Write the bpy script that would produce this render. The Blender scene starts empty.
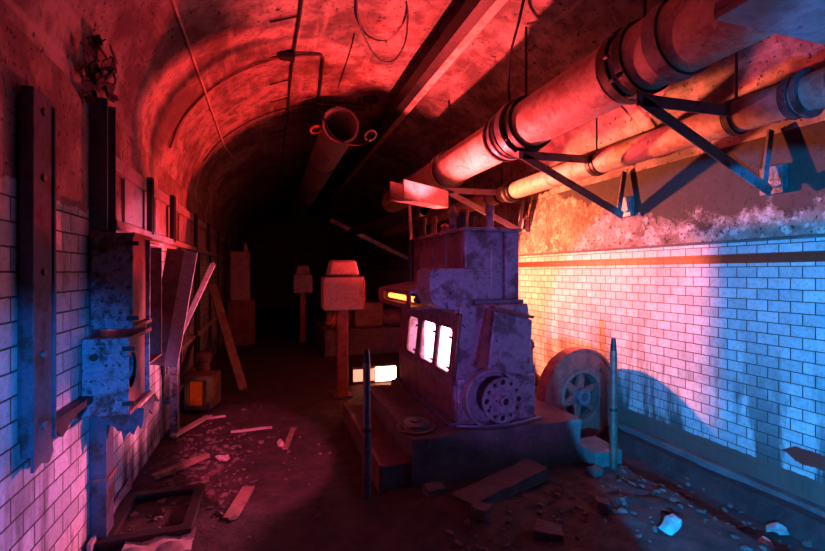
import bpy, bmesh, math, random
from mathutils import Vector, Matrix, noise
C = bpy.context.scene
COL = C.collection
PI = math.pi
R = math.radians
random.seed(11)

# ------------------------------------------------------------------ helpers
class MB:
    """collects shapes in world coordinates; .off is subtracted when built"""
    def __init__(s, off=(0, 0, 0)):
        s.bm = bmesh.new(); s.off = Vector(off)
    def box(s, x0, x1, y0, y1, z0, z1):
        return s.obox(((x0+x1)/2, (y0+y1)/2, (z0+z1)/2), (x1-x0, y1-y0, z1-z0))
    def obox(s, c, size, rot=None):
        m = Matrix.Translation(Vector(c))
        if rot: m = m @ (rot if isinstance(rot, Matrix) else Matrix.Rotation(rot[2], 4, 'Z') @ Matrix.Rotation(rot[1], 4, 'Y') @ Matrix.Rotation(rot[0], 4, 'X'))
        bmesh.ops.create_cube(s.bm, size=1, matrix=m @ Matrix.Diagonal((*size, 1)))
        return s
    def bar(s, a, b, w, h, up=(0, 0, 1)):
        a, b = Vector(a), Vector(b); d = b-a
        y = d.normalized(); u = Vector(up)
        if abs(y.dot(u)) > .99: u = Vector((1, 0, 0))
        x = y.cross(u).normalized(); z = x.cross(y)
        m = Matrix((x, y, z)).transposed().to_4x4(); m.translation = (a+b)/2
        bmesh.ops.create_cube(s.bm, size=1, matrix=m @ Matrix.Diagonal((w, d.length, h, 1)))
        return s
    def cyl(s, a, b, r, r2=None, n=24, caps=True):
        a, b = Vector(a), Vector(b); d = b-a
        m = d.to_track_quat('Z', 'Y').to_matrix().to_4x4(); m.translation = (a+b)/2
        bmesh.ops.create_cone(s.bm, cap_ends=caps, segments=n, radius1=r, radius2=r if r2 is None else r2, depth=d.length, matrix=m)
        return s
    def pipe(s, a, b, ro, ri, n=40):
        """hollow tube with real wall thickness"""
        a, b = Vector(a), Vector(b); d = (b-a).normalized()
        q = d.to_track_quat('Z', 'Y').to_matrix()
        rings = []
        for p, r in ((a, ri), (a, ro), (b, ro), (b, ri)):
            rings.append([s.bm.verts.new(p + q @ Vector((r*math.cos(2*PI*k/n), r*math.sin(2*PI*k/n), 0))) for k in range(n)])
        for i in range(4):
            A, B = rings[i], rings[(i+1) % 4]
            for k in range(n): s.bm.faces.new((A[k], A[(k+1) % n], B[(k+1) % n], B[k]))
        return s
    def torus(s, c, axis, r, t, n=32, m=8, a0=0, a1=2*PI):
        q = Vector(axis).to_track_quat('Z', 'Y').to_matrix(); full = abs(a1-a0-2*PI) < 1e-4
        rings = []
        N = n if full else n+1
        for k in range(N):
            a = a0+(a1-a0)*k/n
            e = Vector((math.cos(a), math.sin(a), 0))
            rings.append([s.bm.verts.new(Vector(c)+q @ (e*(r+t*math.cos(2*PI*j/m))+Vector((0, 0, t*math.sin(2*PI*j/m))))) for j in range(m)])
        for k in range(n):
            A, B = rings[k], rings[(k+1) % N]
            for j in range(m): s.bm.faces.new((A[j], B[j], B[(j+1) % m], A[(j+1) % m]))
        if not full:
            s.bm.faces.new(rings[0]); s.bm.faces.new(rings[-1][::-1])
        return s
    def tube(s, pts, r, m=8):
        pts = [Vector(p) for p in pts]
        # smooth the path (catmull-rom)
        P = []
        for i in range(len(pts)-1):
            p0 = pts[max(i-1, 0)]; p1 = pts[i]; p2 = pts[i+1]; p3 = pts[min(i+2, len(pts)-1)]
            for k in range(6):
                t = k/6
                P.append(.5*((2*p1)+(-p0+p2)*t+(2*p0-5*p1+4*p2-p3)*t*t+(-p0+3*p1-3*p2+p3)*t**3))
        P.append(pts[-1])
        prev = None; rings = []
        for i, p in enumerate(P):
            d = (P[min(i+1, len(P)-1)]-P[max(i-1, 0)]).normalized()
            if prev is None:
                x = d.orthogonal().normalized()
            else:
                x = (prev-d*prev.dot(d)).normalized()
            prev = x; y = d.cross(x)
            rings.append([s.bm.verts.new(p+r*(x*math.cos(2*PI*j/m)+y*math.sin(2*PI*j/m))) for j in range(m)])
        for A, B in zip(rings, rings[1:]):
            for j in range(m): s.bm.faces.new((A[j], A[(j+1) % m], B[(j+1) % m], B[j]))
        s.bm.faces.new(rings[0][::-1]); s.bm.faces.new(rings[-1])
        return s
    def prism(s, pts, d):
        """closed polygon pts (3-D, planar) pushed along d"""
        d = Vector(d)
        A = [s.bm.verts.new(Vector(p)) for p in pts]; B = [s.bm.verts.new(Vector(p)+d) for p in pts]
        n = len(A)
        s.bm.faces.new(A[::-1]); s.bm.faces.new(B)
        for i in range(n): s.bm.faces.new((A[i], A[(i+1) % n], B[(i+1) % n], B[i]))
        return s
    def plate(s, outer, holes, t, m):
        """flat plate with holes: outlines in 2-D, thickness t, placed by matrix m"""
        cu = bpy.data.curves.new('tmp', 'CURVE'); cu.dimensions = '2D'; cu.fill_mode = 'BOTH'; cu.extrude = t/2
        for o in [outer]+list(holes):
            sp = cu.splines.new('POLY'); sp.points.add(len(o)-1)
            for p, q in zip(sp.points, o): p.co = (q[0], q[1], 0, 1)
            sp.use_cyclic_u = True
        ob = bpy.data.objects.new('tmp', cu)
        COL.objects.link(ob)
        bpy.context.view_layer.update()
        me = bpy.data.meshes.new_from_object(ob.evaluated_get(bpy.context.evaluated_depsgraph_get()))
        me.transform(m)
        s.bm.from_mesh(me)
        bpy.data.objects.remove(ob); bpy.data.curves.remove(cu); bpy.data.meshes.remove(me)
        return s
    def lathe(s, c, prof, n=32, axis=(0, 0, 1)):
        q = Vector(axis).to_track_quat('Z', 'Y').to_matrix()
        rings = [[s.bm.verts.new(Vector(c)+q @ Vector((r*math.cos(2*PI*k/n), r*math.sin(2*PI*k/n), z))) for k in range(n)] for r, z in prof]
        for A, B in zip(rings, rings[1:]):
            for k in range(n): s.bm.faces.new((A[k], A[(k+1) % n], B[(k+1) % n], B[k]))
        s.bm.faces.new(rings[0][::-1]); s.bm.faces.new(rings[-1])
        return s
    def roughen(s, amt, scale=8):
        for v in s.bm.verts:
            v.co += noise.noise_vector(v.co*scale)*amt
        return s
    def build(s, name, mat, parent=None, bevel=0.0, smooth=True, xf=None):
        bm = s.bm
        bmesh.ops.remove_doubles(bm, verts=bm.verts, dist=1e-5)
        bmesh.ops.recalc_face_normals(bm, faces=bm.faces)
        if xf is not None: bmesh.ops.transform(bm, matrix=xf, verts=bm.verts)
        for v in bm.verts: v.co -= s.off
        if smooth:
            for f in bm.faces: f.smooth = True
            for e in bm.edges:
                if len(e.link_faces) != 2 or e.calc_face_angle(0) > R(32): e.smooth = False
        me = bpy.data.meshes.new(name); bm.to_mesh(me); bm.free()
        me.materials.append(mat)
        o = bpy.data.objects.new(name, me); COL.objects.link(o)
        if parent: o.parent = parent
        if bevel:
            b = o.modifiers.new('Bevel', 'BEVEL'); b.width = bevel; b.segments = 2; b.limit_method = 'ANGLE'; b.angle_limit = R(40)
        return o

def tag(o, label=None, cat=None, group=None, kind=None):
    if label: o['label'] = label
    if cat: o['category'] = cat
    if group: o['group'] = group
    if kind: o['kind'] = kind
    return o
def empty(name, loc, label, cat, group=None):
    o = bpy.data.objects.new(name, None); COL.objects.link(o); o.location = loc
    o.empty_display_size = .1
    return tag(o, label, cat, group)
def solo(name, mb, mat, label, cat, group=None, kind=None, bevel=0.0, smooth=True):
    vs = [v.co for v in mb.bm.verts]
    mb.off = Vector(((min(v.x for v in vs)+max(v.x for v in vs))/2, (min(v.y for v in vs)+max(v.y for v in vs))/2, min(v.z for v in vs)))
    o = mb.build(name, mat, None, bevel, smooth); o.location = mb.off
    return tag(o, label, cat, group, kind)
def copy_tree(o, parent=None):
    c = o.copy(); COL.objects.link(c); c.parent = parent
    for ch in list(o.children): copy_tree(ch, c)
    return c
def circ(r, n=32, cx=0, cy=0, a0=0):
    return [(cx+r*math.cos(a0+2*PI*k/n), cy+r*math.sin(a0+2*PI*k/n)) for k in range(n)]
def rrect(x0, x1, y0, y1, r, n=5):
    o = []
    for cx, cy, a in ((x1-r, y1-r, 0), (x0+r, y1-r, PI/2), (x0+r, y0+r, PI), (x1-r, y0+r, 3*PI/2)):
        for k in range(n+1): o.append((cx+r*math.cos(a+PI/2*k/n), cy+r*math.sin(a+PI/2*k/n)))
    return o

# ------------------------------------------------------------------ materials
def newmat(name):
    m = bpy.data.materials.new(name); m.use_nodes = True
    nt = m.node_tree; nt.nodes.clear()
    out = nt.nodes.new('ShaderNodeOutputMaterial'); b = nt.nodes.new('ShaderNodeBsdfPrincipled')
    nt.links.new(b.outputs[0], out.inputs[0])
    return m, nt, b
def N(nt, t, **k):
    n = nt.nodes.new(t)
    for a, v in k.items():
        if a == 'inp':
            for i, w in v.items():
                if isinstance(w, bpy.types.NodeSocket): nt.links.new(w, n.inputs[i])
                else: n.inputs[i].default_value = w
        else: setattr(n, a, v)
    return n
def mix(nt, f, a, b, mode='MIX'):
    n = nt.nodes.new('ShaderNodeMix'); n.data_type = 'RGBA'; n.blend_type = mode
    for i, w in ((0, f), (6, a), (7, b)):
        if isinstance(w, bpy.types.NodeSocket): nt.links.new(w, n.inputs[i])
        elif i == 0: n.inputs[0].default_value = w
        else: n.inputs[i].default_value = (*w, 1)
    return n.outputs[2]
def ramp(nt, src, p0, p1):
    n = nt.nodes.new('ShaderNodeMapRange'); nt.links.new(src, n.inputs[0])
    n.inputs[1].default_value = p0; n.inputs[2].default_value = p1
    return n.outputs[0]
def math_(nt, op, a, b=None, c=None):
    n = nt.nodes.new('ShaderNodeMath'); n.operation = op
    for i, w in enumerate((a, b, c)):
        if w is None: continue
        if isinstance(w, bpy.types.NodeSocket): nt.links.new(w, n.inputs[i])
        else: n.inputs[i].default_value = w
    return n.outputs[0]
def noise_(nt, vec, scale, detail=6, rough=.6, sc=None):
    if sc:
        mp = N(nt, 'ShaderNodeMapping', inp={0: vec, 3: sc}); vec = mp.outputs[0]
    return N(nt, 'ShaderNodeTexNoise', inp={'Vector': vec, 'Scale': scale, 'Detail': detail, 'Roughness': rough}).outputs[0]

def rusty(name, paint, rust, amt=.5, rough=.6, metal=.2, scale=6, spots=.35, bump=.3):
    m, nt, b = newmat(name)
    g = N(nt, 'ShaderNodeNewGeometry').outputs['Position']
    n1 = noise_(nt, g, scale, 8, .65)
    n2 = noise_(nt, g, scale*4.5, 8, .7)
    n3 = noise_(nt, g, scale*3.2, 9, .72)
    f = ramp(nt, n1, .62-amt*.25, .70-amt*.2)
    col = mix(nt, f, paint, rust)
    col = mix(nt, math_(nt, 'MULTIPLY', ramp(nt, n2, .35, .75), .55), col, tuple(c*.35 for c in rust))
    sp = ramp(nt, n3, .69-spots*.14, .72-spots*.14)
    col = mix(nt, math_(nt, 'MULTIPLY', sp, .85), col, (.012, .008, .007))
    nt.links.new(col, b.inputs['Base Color'])
    b.inputs['Metallic'].default_value = metal
    nt.links.new(math_(nt, 'MULTIPLY_ADD', n2, .3, rough-.15), b.inputs['Roughness'])
    h = math_(nt, 'ADD', n2, math_(nt, 'MULTIPLY', f, .5))
    bp = N(nt, 'ShaderNodeBump', inp={'Height': h, 'Strength': bump, 'Distance': .01})
    nt.links.new(bp.outputs[0], b.inputs['Normal'])
    return m

def wall_mat(name, tile_top, bw, rh, stripe, dirty):
    m, nt, b = newmat(name)
    g = N(nt, 'ShaderNodeNewGeometry').outputs['Position']
    s = N(nt, 'ShaderNodeSeparateXYZ', inp={0: g})
    Z = s.outputs[2]
    wob = noise_(nt, g, 14, 3)
    zz = math_(nt, 'ADD', Z, math_(nt, 'MULTIPLY_ADD', wob, .006, -.003))
    v = N(nt, 'ShaderNodeCombineXYZ', inp={0: s.outputs[1], 1: zz, 2: 0.0}).outputs[0]
    br = N(nt, 'ShaderNodeTexBrick', offset=.5, offset_frequency=2, inp={'Vector': v, 'Color1': (.58, .56, .54, 1), 'Color2': (.34, .35, .36, 1), 'Mortar': (.012, .01, .012, 1), 'Scale': 1.0, 'Mortar Size': .0036 if stripe else .0045, 'Mortar Smooth': .25, 'Bias': -.25, 'Brick Width': bw, 'Row Height': rh})
    # glazed tile with grime
    streak = noise_(nt, g, 1.0, 6, .6, sc=(1, 5.5, .9))
    cloud = noise_(nt, g, 2.3, 8, .65)
    fine = noise_(nt, g, 38, 6, .7)
    tile = mix(nt, math_(nt, 'MULTIPLY', ramp(nt, fine, .45, .7), .6), br.outputs[0], (.22, .18, .15))
    low = ramp(nt, Z, 1.25, .1)          # soot and damp thicker towards the skirting: a stain of its own
    gm = math_(nt, 'ADD', math_(nt, 'MULTIPLY', ramp(nt, streak, .45, .56), math_(nt, 'MULTIPLY_ADD', low, .9, .1)),
               math_(nt, 'MULTIPLY', ramp(nt, cloud, .55, .75), dirty))
    gm = math_(nt, 'MINIMUM', gm, .95)
    tile = mix(nt, gm, tile, (.05, .035, .03))
    if stripe:
        a = math_(nt, 'MULTIPLY', math_(nt, 'GREATER_THAN', Z, 1.668), math_(nt, 'LESS_THAN', Z, 1.742))
        tile = mix(nt, a, tile, (.19, .03, .012))
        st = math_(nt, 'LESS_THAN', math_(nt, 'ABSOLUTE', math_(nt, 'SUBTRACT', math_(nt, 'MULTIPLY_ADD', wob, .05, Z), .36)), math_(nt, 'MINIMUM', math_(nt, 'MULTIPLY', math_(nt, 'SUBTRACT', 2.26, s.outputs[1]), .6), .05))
        tile = mix(nt, st, tile, (.30, .03, .02))  # narrow patch of red light put into the tile colour
        sk = math_(nt, 'LESS_THAN', Z, math_(nt, 'MULTIPLY_ADD', wob, .03, .19))
        tile = mix(nt, sk, tile, (.13, .07, .055))
    # plaster above
    p1 = noise_(nt, g, 3.2, 10, .68); p2 = noise_(nt, g, 11, 8, .7); p3 = noise_(nt, g, 30, 4, .6)
    pl = mix(nt, ramp(nt, p1, .42, .60), (.36, .25, .2), (.15, .08, .06))
    pl = mix(nt, ramp(nt, p2, .50, .60), pl, (.55, .42, .36) if stripe else (.36, .2, .16))
    lowp = ramp(nt, Z, 2.35, 1.85) if stripe else None
    hi = math_(nt, 'MULTIPLY', ramp(nt, noise_(nt, g, 2.0, 6, .6, sc=(1, 1.4, .7)), .42, .56), .75)
    if stripe: hi = math_(nt, 'MULTIPLY', hi, math_(nt, 'SUBTRACT', 1.0, lowp))
    pl = mix(nt, hi, pl, (.10, .05, .045))
    if stripe:
        zt = math_(nt, 'ADD', math_(nt, 'MULTIPLY_ADD', math_(nt, 'MAXIMUM', math_(nt, 'SUBTRACT', s.outputs[1], 3.1), 0.0), .3, 2.02), math_(nt, 'MULTIPLY_ADD', p1, .9, -.45))
        pl = mix(nt, math_(nt, 'MULTIPLY', ramp(nt, math_(nt, 'SUBTRACT', Z, zt), -.03, .05), .96), pl, (.028, .018, .017))
    pl = mix(nt, math_(nt, 'MULTIPLY', ramp(nt, p3, .58, .64), .9), pl, (.015, .01, .01))
    top = math_(nt, 'GREATER_THAN', Z, math_(nt, 'MULTIPLY_ADD', math_(nt, 'SUBTRACT', p1, .5), .0 if stripe else .25, tile_top))
    col = mix(nt, top, tile, pl)
    nt.links.new(col, b.inputs['Base Color'])
    ro = math_(nt, 'MULTIPLY_ADD', math_(nt, 'MAXIMUM', top, gm), .3, .48)
    nt.links.new(ro, b.inputs['Roughness'])
    bh = math_(nt, 'MULTIPLY', math_(nt, 'SUBTRACT', 1.0, br.outputs['Fac']), math_(nt, 'SUBTRACT', 1.0, top))
    bh = math_(nt, 'ADD', bh, math_(nt, 'MULTIPLY', p2, .45))
    big = N(nt, 'ShaderNodeBump', inp={'Height': bh, 'Strength': .9, 'Distance': .008 if stripe else .014})
    nt.links.new(big.outputs[0], b.inputs['Normal'])
    return m

def ceiling_mat():
    m, nt, b = newmat('sooty flaking vault paint')
    g = N(nt, 'ShaderNodeNewGeometry').outputs['Position']
    a = noise_(nt, g, 1.4, 10, .65); c = noise_(nt, g, 6, 9, .68); d = noise_(nt, g, 26, 5, .6); e = noise_(nt, g, 9, 3, .5)
    ln = noise_(nt, g, 2.0, 5, .6, sc=(3.5, .35, 3.5))
    col = mix(nt, ramp(nt, a, .42, .58), (.40, .29, .25), (.12, .075, .065))
    col = mix(nt, math_(nt, 'MULTIPLY', ramp(nt, c, .46, .60), .75), col, (.10, .05, .045))
    col = mix(nt, math_(nt, 'MULTIPLY', ramp(nt, ln, .56, .66), .45), col, (.50, .36, .30))
    dd = math_(nt, 'MAXIMUM', ramp(nt, d, .62, .65), ramp(nt, noise_(nt, g, 7, 9, .7), .64, .66))
    col = mix(nt, dd, col, (.01, .008, .008))
    nt.links.new(col, b.inputs['Base Color']); b.inputs['Roughness'].default_value = .62
    bp = N(nt, 'ShaderNodeBump', inp={'Height': math_(nt, 'ADD', c, math_(nt, 'MULTIPLY', dd, -.5)), 'Strength': .55, 'Distance': .02})
    nt.links.new(bp.outputs[0], b.inputs['Normal'])
    return m
def dirt_mat(name, c0, c1, sc=5, wet=True):
    m, nt, b = newmat(name)
    g = N(nt, 'ShaderNodeNewGeometry').outputs['Position']
    a = noise_(nt, g, sc, 10, .7); c = noise_(nt, g, sc*6, 8, .7)
    col = mix(nt, ramp(nt, a, .38, .62), c0, c1)
    col = mix(nt, math_(nt, 'MULTIPLY', ramp(nt, c, .62, .72), .6), col, tuple(min(1, x*2.6) for x in c1))
    nt.links.new(col, b.inputs['Base Color'])
    nt.links.new(math_(nt, 'MULTIPLY_ADD', a, -.5, 1.0) if wet else math_(nt, 'ADD', a, .3), b.inputs['Roughness'])
    bp = N(nt, 'ShaderNodeBump', inp={'Height': math_(nt, 'ADD', a, math_(nt, 'MULTIPLY', c, .5)), 'Strength': .9, 'Distance': .03})
    nt.links.new(bp.outputs[0], b.inputs['Normal'])
    return m
def emit(name, col, st):
    m, nt, b = newmat(name)
    b.inputs['Base Color'].default_value = (.8, .8, .8, 1)
    b.inputs['Emission Color'].default_value = (*col, 1); b.inputs['Emission Strength'].default_value = st
    return m

M = dict(
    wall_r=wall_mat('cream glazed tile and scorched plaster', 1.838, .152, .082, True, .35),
    wall_l=wall_mat('large white tile and red plaster', 1.95, .19, .1, False, .85),
    vault=ceiling_mat(),
    dirt=dirt_mat('dark earth and soot', (.018, .012, .012), (.055, .034, .032)),
    stone=dirt_mat('broken concrete', (.08, .06, .055), (.17, .13, .12), 7, False),
    conc=dirt_mat('oily concrete', (.075, .06, .06), (.17, .13, .125), 4, False),
    engine=rusty('grey blue machine paint', (.33, .30, .34), (.15, .10, .11), .5, .42, .35, 6, .6, .5),
    cast=rusty('bare pitted casting', (.19, .18, .20), (.11, .075, .075), .4, .4, .5, 9, .4, .4),
    dark=rusty('blackened iron', (.028, .026, .03), (.045, .028, .024), .5, .5, .4, 8, .3, .3),
    iron=rusty('blue grey painted iron', (.20, .21, .25), (.10, .06, .05), .4, .42, .3, 8, .4, .3),
    darkiron=rusty('blue steel darkened for shade', (.09, .11, .15), (.05, .035, .03), .4, .45, .2, 7, .4, .3),  # darkened to hold the shade lying on the wall column
    blue=rusty('pale painted sheet steel with rust spots', (.24, .28, .34), (.11, .05, .045), .55, .45, .2, 9, 1.0, .4),
    rust=rusty('brown rusted sheet steel', (.26, .12, .10), (.16, .07, .055), .6, .5, .3, 7, .4, .35),
    pipe=rusty('flaking pale pipe lagging', (.62, .46, .38), (.48, .24, .17), .45, .6, .05, 6, .5, .45),
    duct=rusty('dusty pale duct paint', (.46, .38, .40), (.30, .22, .22), .4, .5, .1, 4, .3, .2),
    pink=rusty('flaking light cabinet paint', (.40, .31, .34), (.32, .15, .14), .35, .5, .1, 6, .4, .3),
    wood=rusty('weathered plank', (.28, .19, .14), (.17, .10, .08), .5, .8, 0, 5, .2, .5),
    pale=rusty('pale dusty board', (.50, .42, .40), (.32, .24, .22), .4, .7, 0, 8, .2, .3),
    black=rusty('black cable rubber', (.02, .02, .022), (.03, .02, .02), .3, .55, 0, 8, 0, .1),
    wheel=rusty('red oxide cast wheel', (.36, .09, .07), (.2, .06, .05), .5, .48, .3, 6, .25, .35),
    orange=rusty('orange painted panel', (.75, .22, .05), (.5, .12, .04), .3, .6, 0, 6, .2, .2),
    tin=rusty('dented white enamel', (.68, .6, .6), (.3, .16, .14), .2, .4, 0, 9, .3, .2),
    peel=rusty('curled black paint skin', (.03, .024, .024), (.09, .04, .035), .5, .6, 0, 18, .5, .6),
)

# ------------------------------------------------------------------ the setting
XL, XR, XC, HW, ZS, RISE = -.976, 3.49, 1.257, 2.233, 2.6, 1.5
Y0, Y1 = -3.2, 20.0
def ceilz(x):
    t = max(-1, min(1, (x-XC)/HW)); return ZS+RISE*math.sqrt(max(0, 1-t*t))

def wall_plane(name, x, out, mat):
    """solid wall slab with its inner face at x"""
    mb = MB(); mb.box(min(x, x+out), max(x, x+out), Y0, Y1, -.5, ZS)
    return tag(mb.build(name, mat, smooth=False), kind='structure')
wl = wall_plane('wall_left', XL, -.25, M['wall_l'])
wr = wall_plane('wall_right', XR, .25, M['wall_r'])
mb = MB(); n = 56; ny = 70
rows = []
for j in range(ny+1):
    y = Y0+(Y1-Y0)*j/ny
    r = []
    for i in range(n+1):
        a = PI-PI*i/n
        x = XC+HW*math.cos(a); z = ZS+RISE*math.sin(a)
        k = noise.noise(Vector((x*1.3, y*1.1, z*1.3)))*.018*math.sin(PI*i/n)
        r.append(mb.bm.verts.new((x+k*math.cos(a), y, z+k*math.sin(a))))
    rows.append(r)
orow = [[mb.bm.verts.new((XC+(HW+.25)*math.cos(PI-PI*i/n), y, ZS+(RISE+.25)*math.sin(PI-PI*i/n))) for i in range(n+1)] for y in (Y0, Y1)]
for A, B in zip(rows, rows[1:]):
    for i in range(n): mb.bm.faces.new((A[i], A[i+1], B[i+1], B[i]))
for i in range(n): mb.bm.faces.new((orow[0][i], orow[0][i+1], orow[1][i+1], orow[1][i]))
for i in range(n):
    mb.bm.faces.new((rows[0][i], rows[0][i+1], orow[0][i+1], orow[0][i]))
    mb.bm.faces.new((rows[-1][i], rows[-1][i+1], orow[1][i+1], orow[1][i]))
for i in (0, n):
    mb.bm.faces.new([rows[j][i] for j in range(ny+1)]+[orow[1][i], orow[0][i]])
tag(mb.build('ceiling', M['vault']), kind='structure')
for nm, y, o in (('wall_back', Y1, .25), ('wall_front', Y0, -.25)):
    mb = MB(); mb.prism([(XL-.2, y, -.5), (XR+.2, y, -.5), (XR+.2, y, ZS)]+[(XC+(HW+.2)*math.cos(PI*i/24), y, ZS+(RISE+.2)*math.sin(PI*i/24)) for i in range(25)]+[(XL-.2, y, ZS)], (0, o, 0))
    tag(mb.build(nm, M['conc'], smooth=False), kind='structure')

def floorz(x, y):
    z = noise.fractal(Vector((x*1.6, y*1.6, 3.3)), .9, 2.1, 5)*.022
    z += max(0, noise.noise(Vector((x*7, y*7, .5))))*.014
    # drain trench along the right wall, rubble heaps left and in front of the plinth
    t = max(0, min(1, (x-(2.78))/.10))*max(0, min(1, (XR-.17-x)/.06))
    t *= max(0, min(1, (4.9-y)/.1))
    z -= .13*t
    z += .05*math.exp(-((x+.55)**2/.09+(y-4.0)**2/.5))
    z += .07*math.exp(-((x-1.25)**2/.16+(y-2.75)**2/.05))
    z += .05*math.exp(-((x-2.3)**2/.25+(y-2.5)**2/.12))*(1+noise.noise(Vector((x*9, y*9, 0))))
    if .5 < x < 2.75 and y > 3.02: z = min(z, .0)
    return z
mb = MB()
xs = [XL-.05+(XR-XL+.1)*i/190 for i in range(191)]
ys = []; y = Y0
while y < Y1:
    ys.append(y); y += .026 if 1.7 < y < 6.5 else (.06 if y < 11 and y > 0 else .3)
ys.append(Y1)
g = [[mb.bm.verts.new((x, y, floorz(x, y))) for x in xs] for y in ys]
for A, B in zip(g, g[1:]):
    for i in range(len(xs)-1): mb.bm.faces.new((A[i], A[i+1], B[i+1], B[i]))
tag(mb.build('floor', M['dirt'], smooth=True), kind='structure')
# skirting ledge and picture ledge of the tiled wall
mb = MB(); mb.box(3.47, 3.50, Y0+.02, Y1-.02, 1.83, 1.852); tag(mb.build('trim_1', M['conc'], bevel=.004), kind='structure')
mb = MB(); mb.box(3.41, 3.50, Y0+.02, Y1-.02, -.4, .05); mb.roughen(.002); tag(mb.build('baseboard_right', M['conc'], bevel=.01), kind='structure')

# ------------------------------------------------------------------ left wall: columns, rack, cabinets
def jag_strip(y0, y1, z0, z1, x, n=14, amp=.03, seed=0):
    """jagged outline in Y-Z"""
    rnd = random.Random(seed); o = []
    for i in range(n): o.append((x, y0+(y1-y0)*i/(n-1), z0+rnd.uniform(-amp, amp)*1.2))
    for i in range(n): o.append((x, y1-(y1-y0)*i/(n-1), z1+rnd.uniform(-amp, amp)))
    return o
mb = MB(); mb.box(-.96, -.915, 2.22, 2.40, .84, 2.36); mb.box(-.96, -.905, 2.385, 2.405, .86, 2.33)
mb.box(-.975, -.955, 2.23, 2.37, .9, 2.3)
col1 = empty('steel_column', (-.95, 2.36, .82), 'blue-lit steel channel bolted to the left wall, cut off short above the floor', 'column')
mb.off = Vector(col1.location); mb.build('channel', M['darkiron'], col1, bevel=.004)
for z in (.95, 1.25, 1.6, 2.0, 2.28):
    b = MB(col1.location); b.cyl((-.92, 2.30, z), (-.905, 2.30, z), .018, n=6); b.build('bolt', M['cast'], col1)
mb = MB(col1.location); mb.prism([(-.93, 2.23, .86), (-.93, 2.39, .86), (-.93, 2.41, .80), (-.93, 2.36, .765), (-.93, 2.30, .79), (-.93, 2.23, .775)], (.012, 0, 0)); mb.build('torn_end', M['darkiron'], col1)

col2 = empty('steel_column', (-.93, 3.08, 0), 'tall narrow steel post running behind the two stacked cabinets down to the floor', 'column')
mb = MB(col2.location); mb.box(-.975, -.966, 3.0, 3.16, 0, 2.6); mb.box(-.966, -.89, 3.0, 3.13, 0, .79); [mb.box(-.975, -.885, y_, y_+.015, a_, b_) for y_ in (3.0, 3.145) for a_, b_ in ((1.84, 2.6),)]
mb.build('channel', M['darkiron'], col2, bevel=.003)
mb = MB(col2.location); mb.box(-.96, -.875, 2.99, 3.14, .40, .42); mb.build('cleat', M['rust'], col2)

rack = empty('cable_rack', (-.93, 7, 0), 'long rack of rails and uprights lining the left tunnel wall', 'rack')
def rail(z, y0, y1, h, mat, d=.05):
    m = MB(rack.location); m.box(XL+.002, XL+d, y0, y1, z-h, z); m.build('rail', mat, rack, bevel=.004)
rail(2.34, 3.2, 12.0, .09, M['pink']); rail(1.92, 3.2, 12.0, .05, M['pink'], .085)
rail(.78, 5.0, 10.5, .05, M['pale'], .07); rail(.36, 4.9, 9.5, .05, M['iron'], .07)
for y, z0, w in ((4.05, 1.9, .07), (4.92, 1.9, .10), (6.4, .0, .09), (7.7, 1.9, .09), (9.1, 0, .09), (10.6, 0, .09)):
    m = MB(rack.location); m.box(XL+.05, XL+.09, y, y+w, z0, 2.355); m.build('upright', M['dark'], rack, bevel=.003)
m = MB(rack.location); m.box(XL+.07, XL+.14, 4.80, 4.92, 0, .80); m.box(XL+.05, XL+.07, 4.76, 4.96, .62, .80); m.build('upright', M['blue'], rack, bevel=.004)
for y in (3.6, 4.5, 5.6, 7.0, 8.4):
    m = MB(rack.location); m.box(XL+.003, XL+.02, y, y+.75, 1.95, 2.25); m.build('backing_panel', M['pink'], rack)
for y in (5.5, 6.9, 8.2):
    m = MB(rack.location); m.box(XL+.02, XL+.05, y, y+.06, .36, 1.9); m.build('upright', M['dark'], rack)
m = MB(rack.location); m.bar((XL+.06, 5.0, .34), (XL+.06, 6.3, .75), .04, .03); m.build('brace', M['dark'], rack)

def cabinet(x0, x1, y0, y1, z0, z1, label, mat, hole, open_side=True):
    t = empty('steel_cabinet', ((x0+x1)/2, (y0+y1)/2, z0), label, 'cabinet')
    w = .012
    o = t.location
    MB(o).box(x0, x1, y0, y0+w, z0, z1).build('end_panel', mat, t, bevel=.004)
    MB(o).box(x0, x1, y1-w, y1, z0, z1).build('end_panel', mat, t, bevel=.004)
    MB(o).box(x0, x1, y0+w, y1-w, z1-w, z1).build('top_panel', mat, t)
    MB(o).box(x0, x1, y0+w, y1-w, z0, z0+w).build('bottom_panel', mat, t)
    MB(o).box(x0, x0+w, y0+w, y1-w, z0+w, z1-w).build('back_panel', M['rust'], t)
    m = MB(o)
    hs = [circ(.10, 24, (y0+y1)/2-.06, (z0+z1)/2+.0)] if hole else []
    m.plate([(y0+w, z0+w), (y1-w, z0+w), (y1-w, z1-w), (y0+w, z1-w)], hs, .008, Matrix(((0, 0, 1, x1-.03), (1, 0, 0, 0), (0, 1, 0, 0), (0, 0, 0, 1))))
    m.build('inner_plate', M['rust'], t, smooth=False)
    for a_, b_ in ((z1-.02, z1+.004), (z0-.004, z0+.016)): MB(o).box(x1-.004, x1+.008, y0, y1, a_, b_).build('rim', M['rust'], t)
    for z in (z0+.06, z1-.06):
        MB(o).box(x1-.03, x1+.03, y0-.01, y0+.004, z-.012, z+.012).build('hinge', M['dark'], t)
    MB(o).cyl((x0+.06, y0, z1-.10), (x0+.06, y0-.015, z1-.10), .02, n=12).build('knockout', M['dark'], t)
    return t
cabinet(-.955, -.745, 2.955, 3.36, 1.275, 1.825, 'upper of the two stacked steel cabinets fixed to the left wall', M['blue'], False)
cabinet(-.965, -.742, 2.86, 3.33, .81, 1.235, 'lower blue-lit rust-spotted cabinet of the two stacked on the left wall', M['blue'], True)
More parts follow.
